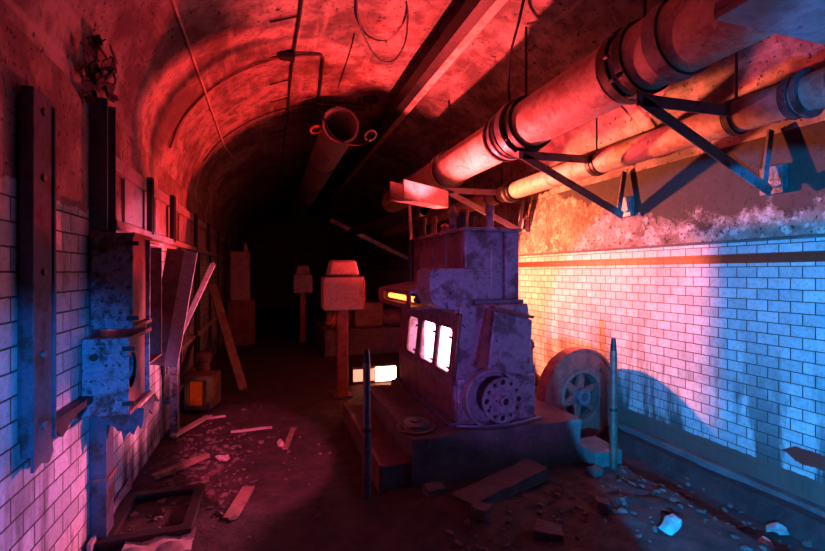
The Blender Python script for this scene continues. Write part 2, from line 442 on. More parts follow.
# torn sheet under the lower cabinet and strip beside it
m2 = MB(); rz_ = random.Random(8)
top_ = [(-.95+.25*k/9, 2.99+.02*math.sin(k), .80) for k in range(10)]
bot_ = [(-.70-.25*k/15, 2.99+.02*math.sin(k), .80-(.05+.11*math.exp(-((k-5)/4.5)**2)+rz_.uniform(-.035, .03))) for k in range(16)]
m2.prism(top_+bot_, (0, .008, 0))
m2.prism([(-.72, 3.0, .80), (-.72, 3.34, .80), (-.70, 3.36, .74), (-.71, 3.28, .765), (-.71, 3.22, .70), (-.715, 3.16, .745), (-.715, 3.08, .66), (-.72, 3.0, .69)], (.008, 0, 0))
solo('torn_sheet', m2, M['darkiron'], 'ragged torn metal sheet hanging below the lower stacked cabinet', 'metal sheet')
m = MB(); m.prism([(XL+.004, 2.48, .93), (XL+.02, 2.86, .93), (XL+.02, 2.9, .87), (XL+.01, 2.78, .83), (XL+.01, 2.70, .86), (XL+.004, 2.6, .80), (XL+.004, 2.52, .86)], (.02, 0, 0))
m.bar((XL+.04, 2.44, .91), (XL+.05, 2.86, .91), .03, .035)
solo('torn_strip', m, M['dark'], 'charred strip on the wall between the short channel and the lower cabinet', 'strip')

# leaning cabinet beyond and its loose door
t = empty('steel_cabinet', (-.8, 4.3, .84), 'maroon open cabinet tilting outward from the left wall beyond the stacked pair', 'cabinet')
o = Vector(t.location); rot = Matrix.Translation(Vector((-.9, 4.3, .84))) @ Matrix.Rotation(R(9), 4, 'Y') @ Matrix.Translation(Vector((.9, -4.3, -.84)))
for nm, a, mt in (('end_panel', (-.93, -.80, 4.05, 4.065, .86, 1.80), M['rust']), ('end_panel', (-.93, -.80, 4.62, 4.635, .86, 1.80), M['rust']),
              ('back_panel', (-.93, -.915, 4.065, 4.62, .86, 1.80), M['dark']), ('top_panel', (-.93, -.80, 4.065, 4.62, 1.785, 1.80), M['pink']), ('bottom_panel', (-.93, -.80, 4.065, 4.62, .86, .875), M['rust']),
              ('rim', (-.805, -.705, 4.04, 4.06, .86, 1.80), M['pink']), ('shelf', (-.91, -.81, 4.065, 4.62, 1.3, 1.31), M['dark'])):
    MB(o).box(*a).build(nm, mt, t, bevel=.002, xf=rot)
m = MB(); m.bar((-.82, 4.76, .96), (-.53, 4.90, 1.68), .012, .14, up=(0, 1, 0)); m.bar((-.815, 4.69, .96), (-.525, 4.83, 1.68), .05, .03, up=(0, 1, 0))
solo('cabinet_door', m, M['pink'], 'loose pale narrow door slanting away from the wall past the maroon cabinet', 'cabinet door', bevel=.003)
t = empty('steel_cabinet', (-.86, 3.72, .9), 'dark narrow cabinet squeezed between the stacked pair and the maroon one', 'cabinet')
o = t.location
MB(o).box(-.965, -.80, 3.48, 3.49, .95, 1.80).build('end_panel', M['rust'], t); MB(o).box(-.965, -.80, 3.95, 3.96, .95, 1.80).build('end_panel', M['rust'], t)
MB(o).box(-.965, -.95, 3.49, 3.95, .95, 1.80).build('back_panel', M['dark'], t); MB(o).box(-.965, -.80, 3.49, 3.95, 1.788, 1.80).build('top_panel', M['pink'], t)
MB(o).box(-.965, -.80, 3.49, 3.95, .95, .962).build('bottom_panel', M['rust'], t)

m = MB(); m.bar((-.33, 6.42, .02), (-.84, 7.6, 1.40), .05, .12, up=(1, .4, 0))
solo('leaning_plank', m, M['wood'], 'long plank leaning against the left wall with its foot on the floor', 'plank', bevel=.004)
# open crate with orange inside panel
t = empty('junction_box', (-.72, 5.75, 0), 'small open box on the floor by the left wall with an orange inside', 'box')
o = t.location
rz = Matrix.Translation(t.location) @ Matrix.Rotation(R(-14), 4, 'Z') @ Matrix.Translation(-t.location)
m = MB(o); m.plate([(-.86, .05), (-.58, .05), (-.58, .42), (-.86, .42)], [[(-.82, .09), (-.62, .09), (-.62, .38), (-.82, .38)]], .03, Matrix(((1, 0, 0, 0), (0, 0, 1, 5.56), (0, 1, 0, 0), (0, 0, 0, 1)))); m.build('front_frame', M['iron'], t, smooth=False, xf=rz)
MB(o).box(-.83, -.61, 5.62, 5.63, .08, .39).build('inner_panel', M['orange'], t, xf=rz)
MB(o).box(-.86, -.845, 5.575, 5.90, .05, .42).box(-.595, -.58, 5.575, 5.90, .05, .42).box(-.845, -.595, 5.575, 5.90, .05, .065).box(-.845, -.595, 5.88, 5.90, .065, .405).build('shell', M['rust'], t, xf=rz)
MB(o).box(-.86, -.58, 5.575, 5.90, .405, .42).build('lid', M['rust'], t, xf=rz)
for dx in (-.85, -.60): MB(o).box(dx, dx+.03, 5.58, 5.61, 0, .05).build('foot', M['dark'], t, xf=rz)
m = MB(); m.lathe((-.76, 6.02, 0), [(.07, 0), (.075, .5), (.09, .52), (.09, .6), (.06, .62)], 20); solo('rusty_can', m, M['rust'], 'rusty upright drum standing behind the small orange-lined box', 'drum')
# far cabinet
t = empty('far_cabinet', (-.62, 10.6, 0), 'tall two-part cabinet far down the left wall with a small bottle on top', 'cabinet')
o = t.location
MB(o).box(-.86, -.30, 10.5, 11.0, 0, .98).build('body', M['rust'], t, bevel=.01); MB(o).box(-.80, -.40, 10.55, 10.95, .98, 2.05).build('upper_body', M['pink'], t, bevel=.01)
MB(o).box(-.77, -.44, 10.53, 10.55, 1.02, 2.0).build('door', M['pink'], t, bevel=.004); MB(o).box(-.84, -.36, 10.48, 10.5, .06, .92).build('door', M['rust'], t, bevel=.004)
m = MB(); m.lathe((-.50, 10.7, 2.05), [(.045, 0), (.045, .12), (.02, .16), (.02, .2)], 14); solo('bottle', m, M['tin'], 'small pale bottle standing on top of the far tall cabinet', 'bottle')

# wall peel, upper left
def peel(name, pts, label, dx=.03):
    m = MB(); m.prism(pts, (dx*.3, 0, 0)); 
    solo(name, m, M['peel'], label, 'peeling paint')
rnd = random.Random(5)
m = MB()
cy, cz = 2.98, 2.72
for k in range(46):
    a = rnd.uniform(0, 2*PI); q = rnd.random()**.6
    y = cy+.26*q*math.cos(a); z = cz+.20*q*math.sin(a)
    x = XL if z < ZS else XC-HW*math.sqrt(max(0, 1-((z-ZS)/RISE)**2))
    s = rnd.uniform(.02, .06)
    m.obox((x+.02+rnd.uniform(0, .05), y, z), (.006, s*1.6, s), (rnd.uniform(-1, 1), rnd.uniform(-.9, .9), rnd.uniform(-.9, .9)))
tag(solo('torn_plaster_patch', m, M['peel'], 'curled flakes of black paint peeling where the left wall meets the vault', 'flakes'), kind='stuff')
m = MB(); m.tube([(XL+.05, 2.76, 2.62), (XL+.12, 2.95, 2.66), (XL+.10, 3.1, 2.76), (XL+.07, 3.0, 2.86), (XL+.06, 2.8, 2.84)], .007)
solo('bent_wire', m, M['dark'], 'bent wire loop sticking out of the peeled patch upper left', 'wire')

# ------------------------------------------------------------------ ceiling fittings
def on_vault(x, y, off=.02):
    z = ceilz(x); nx = (x-XC)/HW**2; nz = (z-ZS)/RISE**2; L = math.hypot(nx, nz)
    return (x-off*nx/L, y, z-off*nz/L)
sv = empty('ceiling_conduit', on_vault(.25, 6), 'long straight black conduit running down the crown of the vault', 'conduit')
MB(sv.location).tube([on_vault(.25+.012*math.sin(y*2), y, .025) for y in (1.5, 3, 4, 5, 6, 7, 8, 10, 12, 14)], .013).build('tube', M['black'], sv)
for y in (3.6, 4.2, 4.9, 5.6, 6.2, 6.9, 7.6):
    MB(sv.location).bar(on_vault(.0, y, .02), on_vault(.24, y, .02), .012, .012).build('clip', M['dark'], sv)
m = MB(); m.tube([on_vault(-.62, y, .02) for y in (2.5, 3.3, 4.2, 5, 6, 7.0)], .011); m.tube([on_vault(-.62, 7.0), on_vault(-.58, 7.6, .06), on_vault(-.6, 8.2, .1)], .012)
solo('ceiling_conduit', m, M['pipe'], 'flaking orange conduit running along the left flank of the vault', 'conduit')
m = MB(); m.tube([on_vault(x, 4.96, .02) for x in (-.95, -.88, -.78, -.62, -.4, -.15, .1)], .013)
solo('ceiling_conduit', m, M['rust'], 'curved conduit arching up the near vault to a black junction box', 'conduit')
m = MB(); m.obox(on_vault(.17, 4.92, .04), (.16, .10, .06)); solo('conduit_box', m, M['black'], 'black junction box on the vault beside the crown conduit', 'junction box', bevel=.006)
m = MB(); m.tube([on_vault(.25, 4.95, .03), on_vault(.42, 5.0, .03), on_vault(.56, 5.08, .03), on_vault(.6, 5.5, .03), on_vault(.64, 6.1, .03), on_vault(.66, 6.55, .03)], .017)
solo('ceiling_conduit', m, M['black'], 'bent black conduit from the junction box to the left dangling lamp ring', 'conduit')
m = MB(); m.tube([on_vault(x, 6.6, .02) for x in (-.85, -.7, -.5, -.2, .1, .4, .62, .9, 1.2, 1.4)], .010)
solo('ceiling_conduit', m, M['black'], 'second thin conduit arching across the vault behind the first arch', 'conduit')
m = MB(); m.tube([on_vault(.84, 4.6, .02), on_vault(.86, 5.0, .02), on_vault(.88, 6.0, .02)], .005)
solo('ceiling_wire', m, M['black'], 'short thin wire stapled to the vault above the round duct', 'wire')
m = MB(); m.tube([(.742, 3.95, ceilz(.74)-.01), (.80, 4.2, 4.0), (.93, 4.45, 3.93), (1.10, 4.65, 3.86), (1.27, 4.68, 3.87), (1.32, 4.4, 3.93), (1.26, 4.1, 4.02), (1.2, 3.95, ceilz(1.2)-.01)], .010)
solo('loose_cable', m, M['black'], 'loop of black cable drooping from the middle of the vault', 'cable')
m = MB(); m.tube([(2.12, 3.45, ceilz(2.12)-.01), (2.10, 3.5, 3.8), (2.13, 3.7, 3.6), (2.20, 3.85, 3.4), (2.25, 3.9, 3.22), (2.3, 3.95, 3.19)], .013)
solo('loose_cable', m, M['black'], 'wavy black cable dropping from the vault onto the big pipe coupling', 'cable')

# I-beam under the vault
bt = empty('ceiling_beam', (1.78, 8, 3.75), 'long dark steel I-beam slung under the vault left of the big pipe', 'beam')
bz = 3.80
MB(bt.location).box(1.77, 1.785, 2.2, 16, bz+.01, 4.0).build('web', M['dark'], bt)
MB(bt.location).box(1.74, 1.84, 2.2, 16, bz-.005, bz+.012).build('bottom_flange', M['pipe'], bt)
MB(bt.location).box(1.70, 1.86, 2.2, 16, 4.0, 4.012).build('top_flange', M['dark'], bt)
MB(bt.location).box(1.62, 1.738, 2.2, 16, bz-.02, bz+.14).build('side_angle', M['dark'], bt)
for y in (4.4, 7.4, 10.4):
    MB(bt.location).box(1.68, 1.90, y, y+.09, 4.0, 4.09).build('hanger', M['dark'], bt)

# round duct
dt = empty('round_duct', (.96, 10, 3.41), 'fat round duct with an open black mouth hanging under the vault', 'duct')
MB(dt.location).pipe((.96, 6.3, 3.655), (.96, 17, 3.655), .245, .23).build('tube', M['duct'], dt)
for y in (6.3, 8.3, 10.3, 12.3, 14.3):
    MB(dt.location).pipe((.96, y, 3.655), (.96, y+.05, 3.655), .262, .246).build('collar', M['cast'], dt)
for k in range(8):
    a = 2*PI*k/8+.2
    MB(dt.location).cyl((.96+.25*math.cos(a), 6.285, 3.655+.25*math.sin(a)), (.96+.25*math.cos(a), 6.30, 3.655+.25*math.sin(a)), .012, n=6).build('bolt', M['pale'], dt)
MB(dt.location).box(.64, 1.32, 6.34, 6.42, 3.925, 3.945).box(.70, .73, 6.36, 6.4, 3.945, 4.03).box(1.22, 1.25, 6.36, 6.4, 3.945, 4.1).build('hanger_plate', M['dark'], dt)

def ring_lamp(c, top, tilt, label, mat):
    t = empty('ceiling_lamp', c, label, 'lamp', 'dangling lamp fittings')
    o = Vector(c)
    ax = Matrix.Rotation(tilt, 3, 'X') @ Vector((.25, -.55, -.8))
    MB(o).torus(o, ax, .085, .016).build('ring', mat, t)
    MB(o).lathe(o-ax.normalized()*.05, [(.03, -.02), (.05, .0), (.045, .04), (.015, .055)], 16, axis=ax).build('socket', M['dark'], t)
    MB(o).tube([o-ax.normalized()*.05, (o.x-.01, o.y, o.z+.1), (o.x, o.y, o.z+.2), top], .008).build('rod', M['dark'], t)
    return t
ring_lamp((.64, 6.46, 3.61), (.66, 6.5, ceilz(.66)-.02), .3, 'orange lamp ring hanging left of the round duct mouth', M['orange'])
t = ring_lamp((1.39, 6.33, 3.555), (1.39, 6.33, ceilz(1.39)-.02), 0, 'white lamp ring on a straight rod right of the round duct mouth', M['tin'])
MB(t.location).lathe((1.39, 6.33, ceilz(1.39)-.05), [(.11, 0), (.12, .02), (.12, .04)], 20).build('ceiling_plate', M['black'], t)
m = MB(); m.tube([(.66, 6.45, 3.92), (.70, 6.3, 3.8), (.74, 6.2, 3.62), (.80, 6.12, 3.46), (.92, 6.08, 3.36), (1.10, 6.08, 3.33), (1.27, 6.15, 3.38), (1.36, 6.3, 3.50)], .013)
solo('loose_cable', m, M['dark'], 'cable sagging in front of the duct mouth between the two lamp rings', 'cable')

# ------------------------------------------------------------------ pipes on the right
PX, PZ, PR = 2.30, 2.975, .215
bp = empty('large_pipe', (PX, 4.5, PZ-PR), 'fat lagged pipe slung below the vault on the right, red lit', 'pipe')
o = bp.location
MB(o).pipe((PX, .2, PZ), (PX, 8.5, PZ), PR, PR-.02, 48).build('tube', M['pipe'], bp)
def collar(y, w, r, mat, nm='collar', px=PX, pz=PZ, pr=PR, par=bp):
    return MB(par.location).pipe((px, y-w/2, pz), (px, y+w/2, pz), r, pr+.001, 40).build(nm, mat, par, bevel=.003)
for y, w, r, mt in ((2.42, .07, .245, M['dark']), (2.50, .03, .23, M['pipe']), (2.05, .10, .235, M['iron']), (3.62, .05, .25, M['dark']), (3.78, .10, .27, M['iron']), (3.90, .04, .255, M['dark']), (4.0, .05, .25, M['iron']), (4.12, .03, .24, M['dark']),  # the wide iron ring nearest the viewer stands for a bracket's shadow
                (5.55, .05, .25, M['cast']), (5.72, .08, .24, M['pipe']), (7.2, .08, .25, M['cast'])):
    collar(y, w, r, mt)
for y in (3.78, 2.42):
    for k in range(10):
        a = 2*PI*k/10
        MB(o).cyl((PX+.245*math.cos(a), y-.07, PZ+.245*math.sin(a)), (PX+.245*math.cos(a), y-.04, PZ+.245*math.sin(a)), .013, n=6).build('bolt', M['iron'], bp)
SX, SZ, SR = 3.10, 2.68, .113
sp = empty('small_pipe', (SX, 4.5, SZ-SR), 'slimmer pipe running along the top of the tiled right wall', 'pipe')
MB(sp.location).pipe((SX, .2, SZ), (SX, 12, SZ), SR, SR-.012, 32).build('tube', M['pipe'], sp)
for y, w, r, mt in ((1.86, .03, .15, M['iron']), (1.93, .05, .135, M['cast']), (1.7, .02, .125, M['iron']), (3.66, .06, .122, M['dark']), (5.35, .05, .15, M['cast']), (5.25, .03, .14, M['dark']), (5.9, .06, .13, M['iron'])):
    collar(y, w, r, mt, px=SX, pz=SZ, pr=SR, par=sp)
for y, z in ((2.9, 0), (4.4, 0)):
    pass

def angle(mb, a, b, w=.075, t=.01):
    """angle iron from a to b: two flanges"""
    a, b = Vector(a), Vector(b)
    mb.bar(a, b, w, t, up=(0, 1, 0) if False else (b-a).cross(Vector((0, 1, 0))))
    off = (b-a).cross(Vector((0, 1, 0))).normalized()
    mb.bar(a+off*(-w/2)+Vector((0, -w/2, 0)), b+off*(-w/2)+Vector((0, -w/2, 0)), t, w, up=(b-a).cross(Vector((0, 1, 0))))
def bracket(y, label, mat, strap=True):
    t = empty('pipe_bracket', (2.8, y, 2.2), label, 'bracket', 'triangular brackets carrying the two pipes')
    o = t.location
    m = MB(o); angle(m, (PX-.10, y, PZ-PR-.04), (3.47, y, PZ-PR-.02)); m.build('top_arm', mat, t, bevel=.002)
    m = MB(o); angle(m, (PX-.04, y, PZ-PR-.05), (3.40, y, 2.20)); m.build('diagonal_arm', mat, t, bevel=.002)
    m = MB(o); m.bar((3.37, y, 2.22), (3.44, y, 2.62), .02, .05, up=(1, 0, 0)); m.box(3.44, 3.4895, y-.08, y+.08, 2.16, 2.36); m.build('wall_shoe', mat, t, bevel=.003)
    m = MB(o); m.pipe((PX, y-.03, PZ), (PX, y+.03, PZ), PR+.02, PR+.002, 40); m.cyl((PX, y, PZ+PR+.01), (PX, y, ceilz(PX)-.03), .012, n=8); m.build('pipe_strap', M['dark'], t)
    m = MB(o); m.pipe((SX, y-.025, SZ), (SX, y+.025, SZ), SR+.014, SR+.001, 32); m.cyl((SX, y, SZ+SR), (SX, y, ceilz(SX)-.03), .010, n=8); m.build('pipe_strap', M['dark'], t)
    return t
bracket(2.30, 'nearest triangular angle-iron bracket, at the top right below the hanging tray', M['iron'])
bracket(3.70, 'middle triangular bracket under the ribbed coupling of the fat pipe', M['iron'])
bracket(5.60, 'farthest triangular bracket, above the cylinder head of the engine', M['pink'])

# U-channel tray by the end of the engine
m = MB()
a, b = Vector((1.32, 4.70, 2.39)), Vector((2.08, 5.30, 2.41))
m.bar(a, b, .18, .012); d = (b-a).normalized(); sdir = Vector((d.y, -d.x, 0))
m.bar(a+sdir*.09+Vector((0, 0, .10)), b+sdir*.09+Vector((0, 0, .10)), .012, .21); m.bar(a-sdir*.09+Vector((0, 0, .10)), b-sdir*.09+Vector((0, 0, .10)), .012, .21)
tr = solo('cable_tray', m, M['pink'], 'pale U-shaped tray hanging askew above the back of the engine', 'tray', bevel=.003)
m = MB(); m.bar((1.55, 4.97, 2.37), (1.62, 5.03, 1.30), .03, .03); solo('support_strut', m, M['pink'], 'thin strut dropping from the pale tray behind the engine', 'strut')
# tray at the top right
m = MB(); m.box(1.80, 2.96, .25, 1.43, 2.67, 2.70); m.box(1.80, 1.815, .25, 1.43, 2.70, 2.74)
t = empty('hanging_tray', (2.5, .85, 2.67), 'flat pale tray hung at the upper right corner close to the viewer', 'tray')
m.off = Vector(t.location); m.build('sheet', M['duct'], t, bevel=.003)
for x in (1.92, 2.75):
    MB(t.location).cyl((x, .6, 2.70), (x, .6, ceilz(x)-.01), .01, n=8).build('hanger_rod', M['dark'], t)
m = MB(); m.pipe((1.95, 5.6, 2.42), (1.45, 11.5, 2.42), .08, .07, 20); solo('branch_pipe', m, M['dark'], 'dim pipe running back into the dark behind the engine', 'pipe')
m = MB(); m.bar((1.2, 9.3, 2.66), (3.47, 9.3, 1.6), .06, .08); solo('diagonal_strut', m, M['iron'], 'dim sloping strut in the dark beyond the engine', 'strut')

# ------------------------------------------------------------------ plinths
pl = empty('engine_plinth', (1.65, 4.6, 0), 'long oily concrete plinth under the engine with a low side ledge', 'plinth')
o = pl.location
m = MB(o); m.box(1.02, 1.36, 3.2, 4.85, -.02, .35); m.box(1.36, 2.515, 3.2, 5.06, -.02, .35)
bmesh.ops.subdivide_edges(m.bm, edges=m.bm.edges, cuts=12, use_grid_fill=True); m.roughen(.012, 5); m.build('block', M['conc'], pl, bevel=.006)
m = MB(o); m.box(.80, 1.018, 3.24, 4.85, -.02, .16); bmesh.ops.subdivide_edges(m.bm, edges=m.bm.edges, cuts=8, use_grid_fill=True); m.roughen(.008, 6); m.build('ledge', M['conc'], pl)
MB(o).box(.765, .80, 3.2, 4.87, -.02, .185).build('kerb_angle', M['rust'], pl, bevel=.004)
m = MB(o); m.box(2.53, 2.80, 3.04, 3.36, -.14, .12); bmesh.ops.subdivide_edges(m.bm, edges=m.bm.edges, cuts=5, use_grid_fill=True); m.roughen(.008, 6); m.build('side_step', M['stone'], pl)
m = MB(); m.bar((1.22, 2.74, .05), (1.98, 3.03, .08), .20, .09); bmesh.ops.subdivide_edges(m.bm, edges=m.bm.edges, cuts=5, use_grid_fill=True); m.roughen(.018, 6)
solo('fallen_slab', m, M['stone'], 'pale broken slab resting against the foot of the engine plinth', 'slab')

# ------------------------------------------------------------------ engine
E_ = empty('diesel_engine', (1.76, 4.2, .36), 'old blue-grey stationary engine with three glowing windows on its concrete plinth', 'engine')
o = E_.location
# crankcase built hollow
def prof(inset=0): return [(1.44+inset, .36), (1.42+inset, .70), (1.43+inset, .74), (1.475+inset, 1.25), (1.475+inset, 1.33), (2.11-inset, 1.33), (2.15-inset, .95), (2.16-inset, .36)]
m = MB(o); m.prism([(x, 3.36, z) for x, z in prof()], (0, .05, 0)); fp = m.build('front_plate', M['engine'], E_, bevel=.015)
m = MB(o); m.prism([(x, 4.93, z) for x, z in prof()], (0, .05, 0)); m.build('rear_plate', M['engine'], E_, bevel=.01)
m = MB(o); m.prism([(1.44, 3.41, .36), (1.42, 3.41, .70), (1.455, 3.41, .70), (1.475, 3.41, .36)], (0, 1.52, 0)); m.build('side_panel', M['rust'], E_)
m = MB(o); m.prism([(2.16, 3.41, .36), (2.15, 3.41, .95), (2.11, 3.41, 1.28), (2.07, 3.41, 1.28), (2.10, 3.41, .95), (2.12, 3.41, .36)], (0, 1.52, 0)); m.build('side_panel', M['engine'], E_)
MB(o).box(1.45, 2.11, 3.41, 4.93, 1.255, 1.33).build('deck', M['engine'], E_)
MB(o).box(1.37, 2.18, 3.34, 4.98, .355, .385).build('bed_flange', M['cast'], E_, bevel=.005)
# window frame on the sloping side: local u along Y, v up the slope
v0 = Vector((1.412, 0, .69)); v1 = Vector((1.472, 0, 1.245)); vd = (v1-v0).normalized(); nrm = Vector((-vd.z, 0, vd.x)); L = (v1-v0).length
mw = Matrix((Vector((0, 1, 0)), vd, nrm)).transposed().to_4x4(); mw.translation = v0
holes = [rrect(3.215+.20, 3.215+.50, .075, .42, .045), rrect(3.79, 4.09, .075, .42, .045), rrect(4.17, 4.47, .075, .42, .045)]
Yf = 3.14
holes = [rrect(y, y+w, .075, .44, .045) for y, w in ((3.44, .33), (3.83, .38), (4.33, .31))]
m = MB(o); m.plate([(3.34, 0), (4.95, 0), (4.95, L+.02), (3.34, L+.02)], holes, .03, mw)
wf = m.build('window_frame', M['rust'], E_, smooth=False)
for y, w in ((3.44, .33), (3.83, .38), (4.33, .31)):
    for q in (.12, .37):
        p = mw @ Vector((y+.005, q, .02)); MB(o).obox(p, (.012, .06, .016)).build('latch', M['dark'], wf)
for k in range(12):
    for q in (.03, L-.03):
        p = mw @ Vector((3.42+k*.112, q, .0)); MB(o).cyl(p+nrm*.012, p+nrm*.028, .011, n=6).build('bolt', M['cast'], wf)
# glass panes: fogged with dust
gm, gnt, gb = newmat('dusty glass'); gb.inputs['Base Color'].default_value = (1, .95, .97, 1); gb.inputs['Transmission Weight'].default_value = 1; gb.inputs['Roughness'].default_value = .12; gb.inputs['IOR'].default_value = 1.0
# cylinder block
MB(o).box(1.56, 2.06, 3.50, 4.9, 1.33, 1.95).build('cylinder_block', M['rust'], E_, bevel=.02)
m = MB(o); m.box(1.555, 1.80, 3.44, 3.505, 1.36, 1.95); m.box(1.93, 2.065, 3.43, 3.505, 1.36, 1.95); m.box(1.80, 1.93, 3.46, 3.505, 1.36, 1.95); m.build('block_face', M['engine'], E_, bevel=.015)
MB(o).box(1.54, 2.08, 3.42, 4.92, 1.945, 1.975).build('top_flange', M['engine'], E_, bevel=.006)
MB(o).box(1.62, 2.09, 3.40, 3.46, 1.33, 1.365).build('lower_flange', M['cast'], E_, bevel=.006)
for y in (3.85, 4.2, 4.55): MB(o).box(1.545, 1.562, y, y+.03, 1.36, 1.94).build('rib', M['rust'], E_)
for x in (1.60, 1.72, 1.86, 2.0): MB(o).cyl((x, 3.425, 1.96), (x, 3.405, 1.96), .012, n=6).build('bolt', M['cast'], E_)
MB(o).cyl((1.5, 4.75, 1.33), (1.5, 4.75, 1.95), .03, n=14).build('riser', M['dark'], E_)
# camshaft cover box with rounded corners, and the trough running back from it
m = MB(o)
out = [(1.60, 1.63), (1.25, 1.63)]+[(1.25+.03*math.cos(a)-.0, 1.60+.03*math.sin(a)) for a in ()]
def arc(cx, cz, r, a0, a1, n=6): return [(cx+r*math.cos(R(a0+(a1-a0)*k/n)), cz+r*math.sin(R(a0+(a1-a0)*k/n))) for k in range(n+1)]
out = arc(1.57, 1.60, .03, 0, 90)+arc(1.27, 1.58, .05, 90, 180)+arc(1.37, 1.44, .15, 180, 245)+[(1.45, 1.29), (1.60, 1.30)]
m.prism([(x, 3.37, z) for x, z in out], (0, .34, 0)); m.build('cam_cover', M['engine'], E_, bevel=.008)
m = MB(o); m.cyl((1.55, 3.365, 1.32), (1.55, 3.35, 1.32), .018, n=6); m.cyl((1.28, 3.37, 1.58), (1.28, 3.358, 1.58), .012, n=6); m.build('bolt', M['cast'], E_)
# rounded side casing with a long slot; an orange tube glows inside
mt = Matrix(((0, 0, 1, 1.165), (1, 0, 0, 0), (0, 1, 0, 0), (0, 0, 0, 1)))
m = MB(o); m.plate(rrect(3.715, 4.86, 1.275, 1.435, .07), [rrect(3.80, 4.66, 1.315, 1.40, .04)], .018, mt); m.build('slotted_face', M['rust'], E_, smooth=False)
m = MB(o); m.prism([(1.165, 3.715, 1.41), (1.165, 3.715, 1.435), (1.50, 3.715, 1.50), (1.50, 3.715, 1.475)], (0, 1.10, 0)); m.build('casing_top', M['engine'], E_)
m = MB(o); m.prism([(1.165, 3.715, 1.275), (1.165, 3.715, 1.295), (1.47, 3.715, 1.295), (1.47, 3.715, 1.275)], (0, 1.10, 0)); m.build('casing_bottom', M['rust'], E_)
m = MB(o); m.box(1.175, 1.47, 4.79, 4.81, 1.295, 1.43); m.build('casing_end', M['rust'], E_)
# slanted access panel on the front
m = MB(o); m.prism([(1.74, 3.36, 1.29), (2.09, 3.36, 1.20), (2.06, 3.36, .73), (1.68, 3.36, .82)], (0, -.10, 0)); m.build('access_panel', M['engine'], E_, bevel=.012)
m = MB(o); m.prism([(1.735, 3.36, 1.30), (1.70, 3.36, 1.30), (1.60, 3.36, .84), (1.675, 3.36, .82)], (0, -.06, 0)); m.prism([(1.74, 3.36, 1.30), (2.09, 3.36, 1.212), (2.10, 3.36, 1.235), (1.74, 3.36, 1.325)], (0, -.11, 0)); m.build('panel_edge', M['wheel'], E_)
for x, z in ((1.755, 1.25), (2.06, 1.175), (2.03, .77), (1.72, .84)): MB(o).cyl((x, 3.262, z), (x, 3.245, z), .012, n=6).build('bolt', M['cast'], E_)
# lower front boss, guard ring, pulley
m = MB(o); m.box(1.445, 2.16, 3.33, 3.365, .36, .735); m.build('front_apron', M['engine'], E_, bevel=.01)
m = MB(o); m.pipe((1.70, 3.33, .59), (1.70, 3.22, .59), .235, .212, 48); m.build('guard_ring', M['engine'], E_, bevel=.004)
m = MB(o); m.cyl((1.765, 3.33, .585), (1.765, 3.20, .585), .16, n=40); dk = m.build('pulley', M['dark'], E_)
hs = [circ(.017 if k % 3 else .024, 12, .142*math.cos(2*PI*k/12), .142*math.sin(2*PI*k/12)) for k in range(12)]
m = MB(o); m.plate(circ(.178, 48), hs, .03, Matrix(((1, 0, 0, 1.765), (0, 0, 1, 3.185), (0, 1, 0, .585), (0, 0, 0, 1)))); m.build('drilled_disc', M['engine'], dk, smooth=False)
m = MB(o); m.pipe((1.765, 3.175, .585), (1.765, 3.155, .585), .092, .08, 36); m.pipe((1.765, 3.175, .585), (1.765, 3.12, .585), .045, .028, 24); m.build('hub', M['engine'], dk)
MB(o).cyl((1.765, 3.17, .585), (1.765, 3.14, .585), .028, n=20).build('shaft_end', M['dark'], dk)
for sx in (-1, 1): MB(o).cyl((1.765+sx*.063, 3.172, .585), (1.765+sx*.063, 3.162, .585), .007, n=8).build('pin', M['dark'], dk)
m = MB(o); m.tube([(1.42, 3.30, .375), (1.6, 3.24, .375), (1.85, 3.22, .372), (2.1, 3.27, .375), (2.2, 3.3, .375)], .014); m.build('base_pipe', M['cast'], E_)
m = MB(o); m.cyl((2.16, 3.5, .95), (2.24, 3.5, .95), .035, n=16); m.cyl((2.22, 3.5, .78), (2.22, 3.5, 1.0), .022, n=14); m.cyl((2.22, 3.5, .62), (2.22, 3.5, .78), .04, n=14); m.build('side_valve', M['iron'], E_)
# valve gear on top
for (x, y, h, r, mt, cap) in ((1.62, 4.72, .22, .045, 'dark', 1), (1.64, 4.40, .20, .032, 'rust', 1), (1.66, 4.15, .10, .04, 'rust', 0), (1.66, 3.95, .25, .036, 'engine', 0), (1.72, 3.85, .18, .034, 'dark', 1), (1.78, 3.95, .22, .04, 'wheel', 1), (1.93, 3.72, .24, .038, 'engine', 1),
                              (1.95, 4.5, .2, .04, 'dark', 1)):
    m = MB(o); m.lathe((x, y, 1.975), [(r*1.3, 0), (r*1.3, .02), (r, .03), (r*.95, h*.7), (r*1.15, h*.72), (r*(1.1 if cap else .6), h)], 14); m.build('valve_stem', M[mt], E_)
m = MB(); m.lathe((1.12, 3.42, .352), [(.15, 0), (.16, .012), (.15, .02), (.11, .02), (.10, .035), (.12, .045), (.10, .06), (.05, .06), (.045, .075)], 28)
m.roughen(.004, 10); solo('round_cover', m, M['cast'], 'round dished metal cover lying on the plinth beside the engine', 'cover')

# glowing light bank standing inside the crankcase
lp = emit('white pink light sheet', (1.0, .34, .5), 7)
t = empty('light_panel', (1.78, 4.0, .39), 'glowing white-pink light panel seen through the three engine windows', 'light panel')
MB(t.location).box(1.72, 1.74, 3.50, 4.92, .60, 1.22).build('diffuser', lp, t)
MB(t.location).box(1.742, 1.78, 3.48, 4.925, .58, 1.24).build('housing', M['dark'], t)
MB(t.location).box(1.70, 1.82, 3.5, 3.6, .39, .58).box(1.70, 1.82, 4.4, 4.5, .39, .58).build('foot', M['dark'], t)
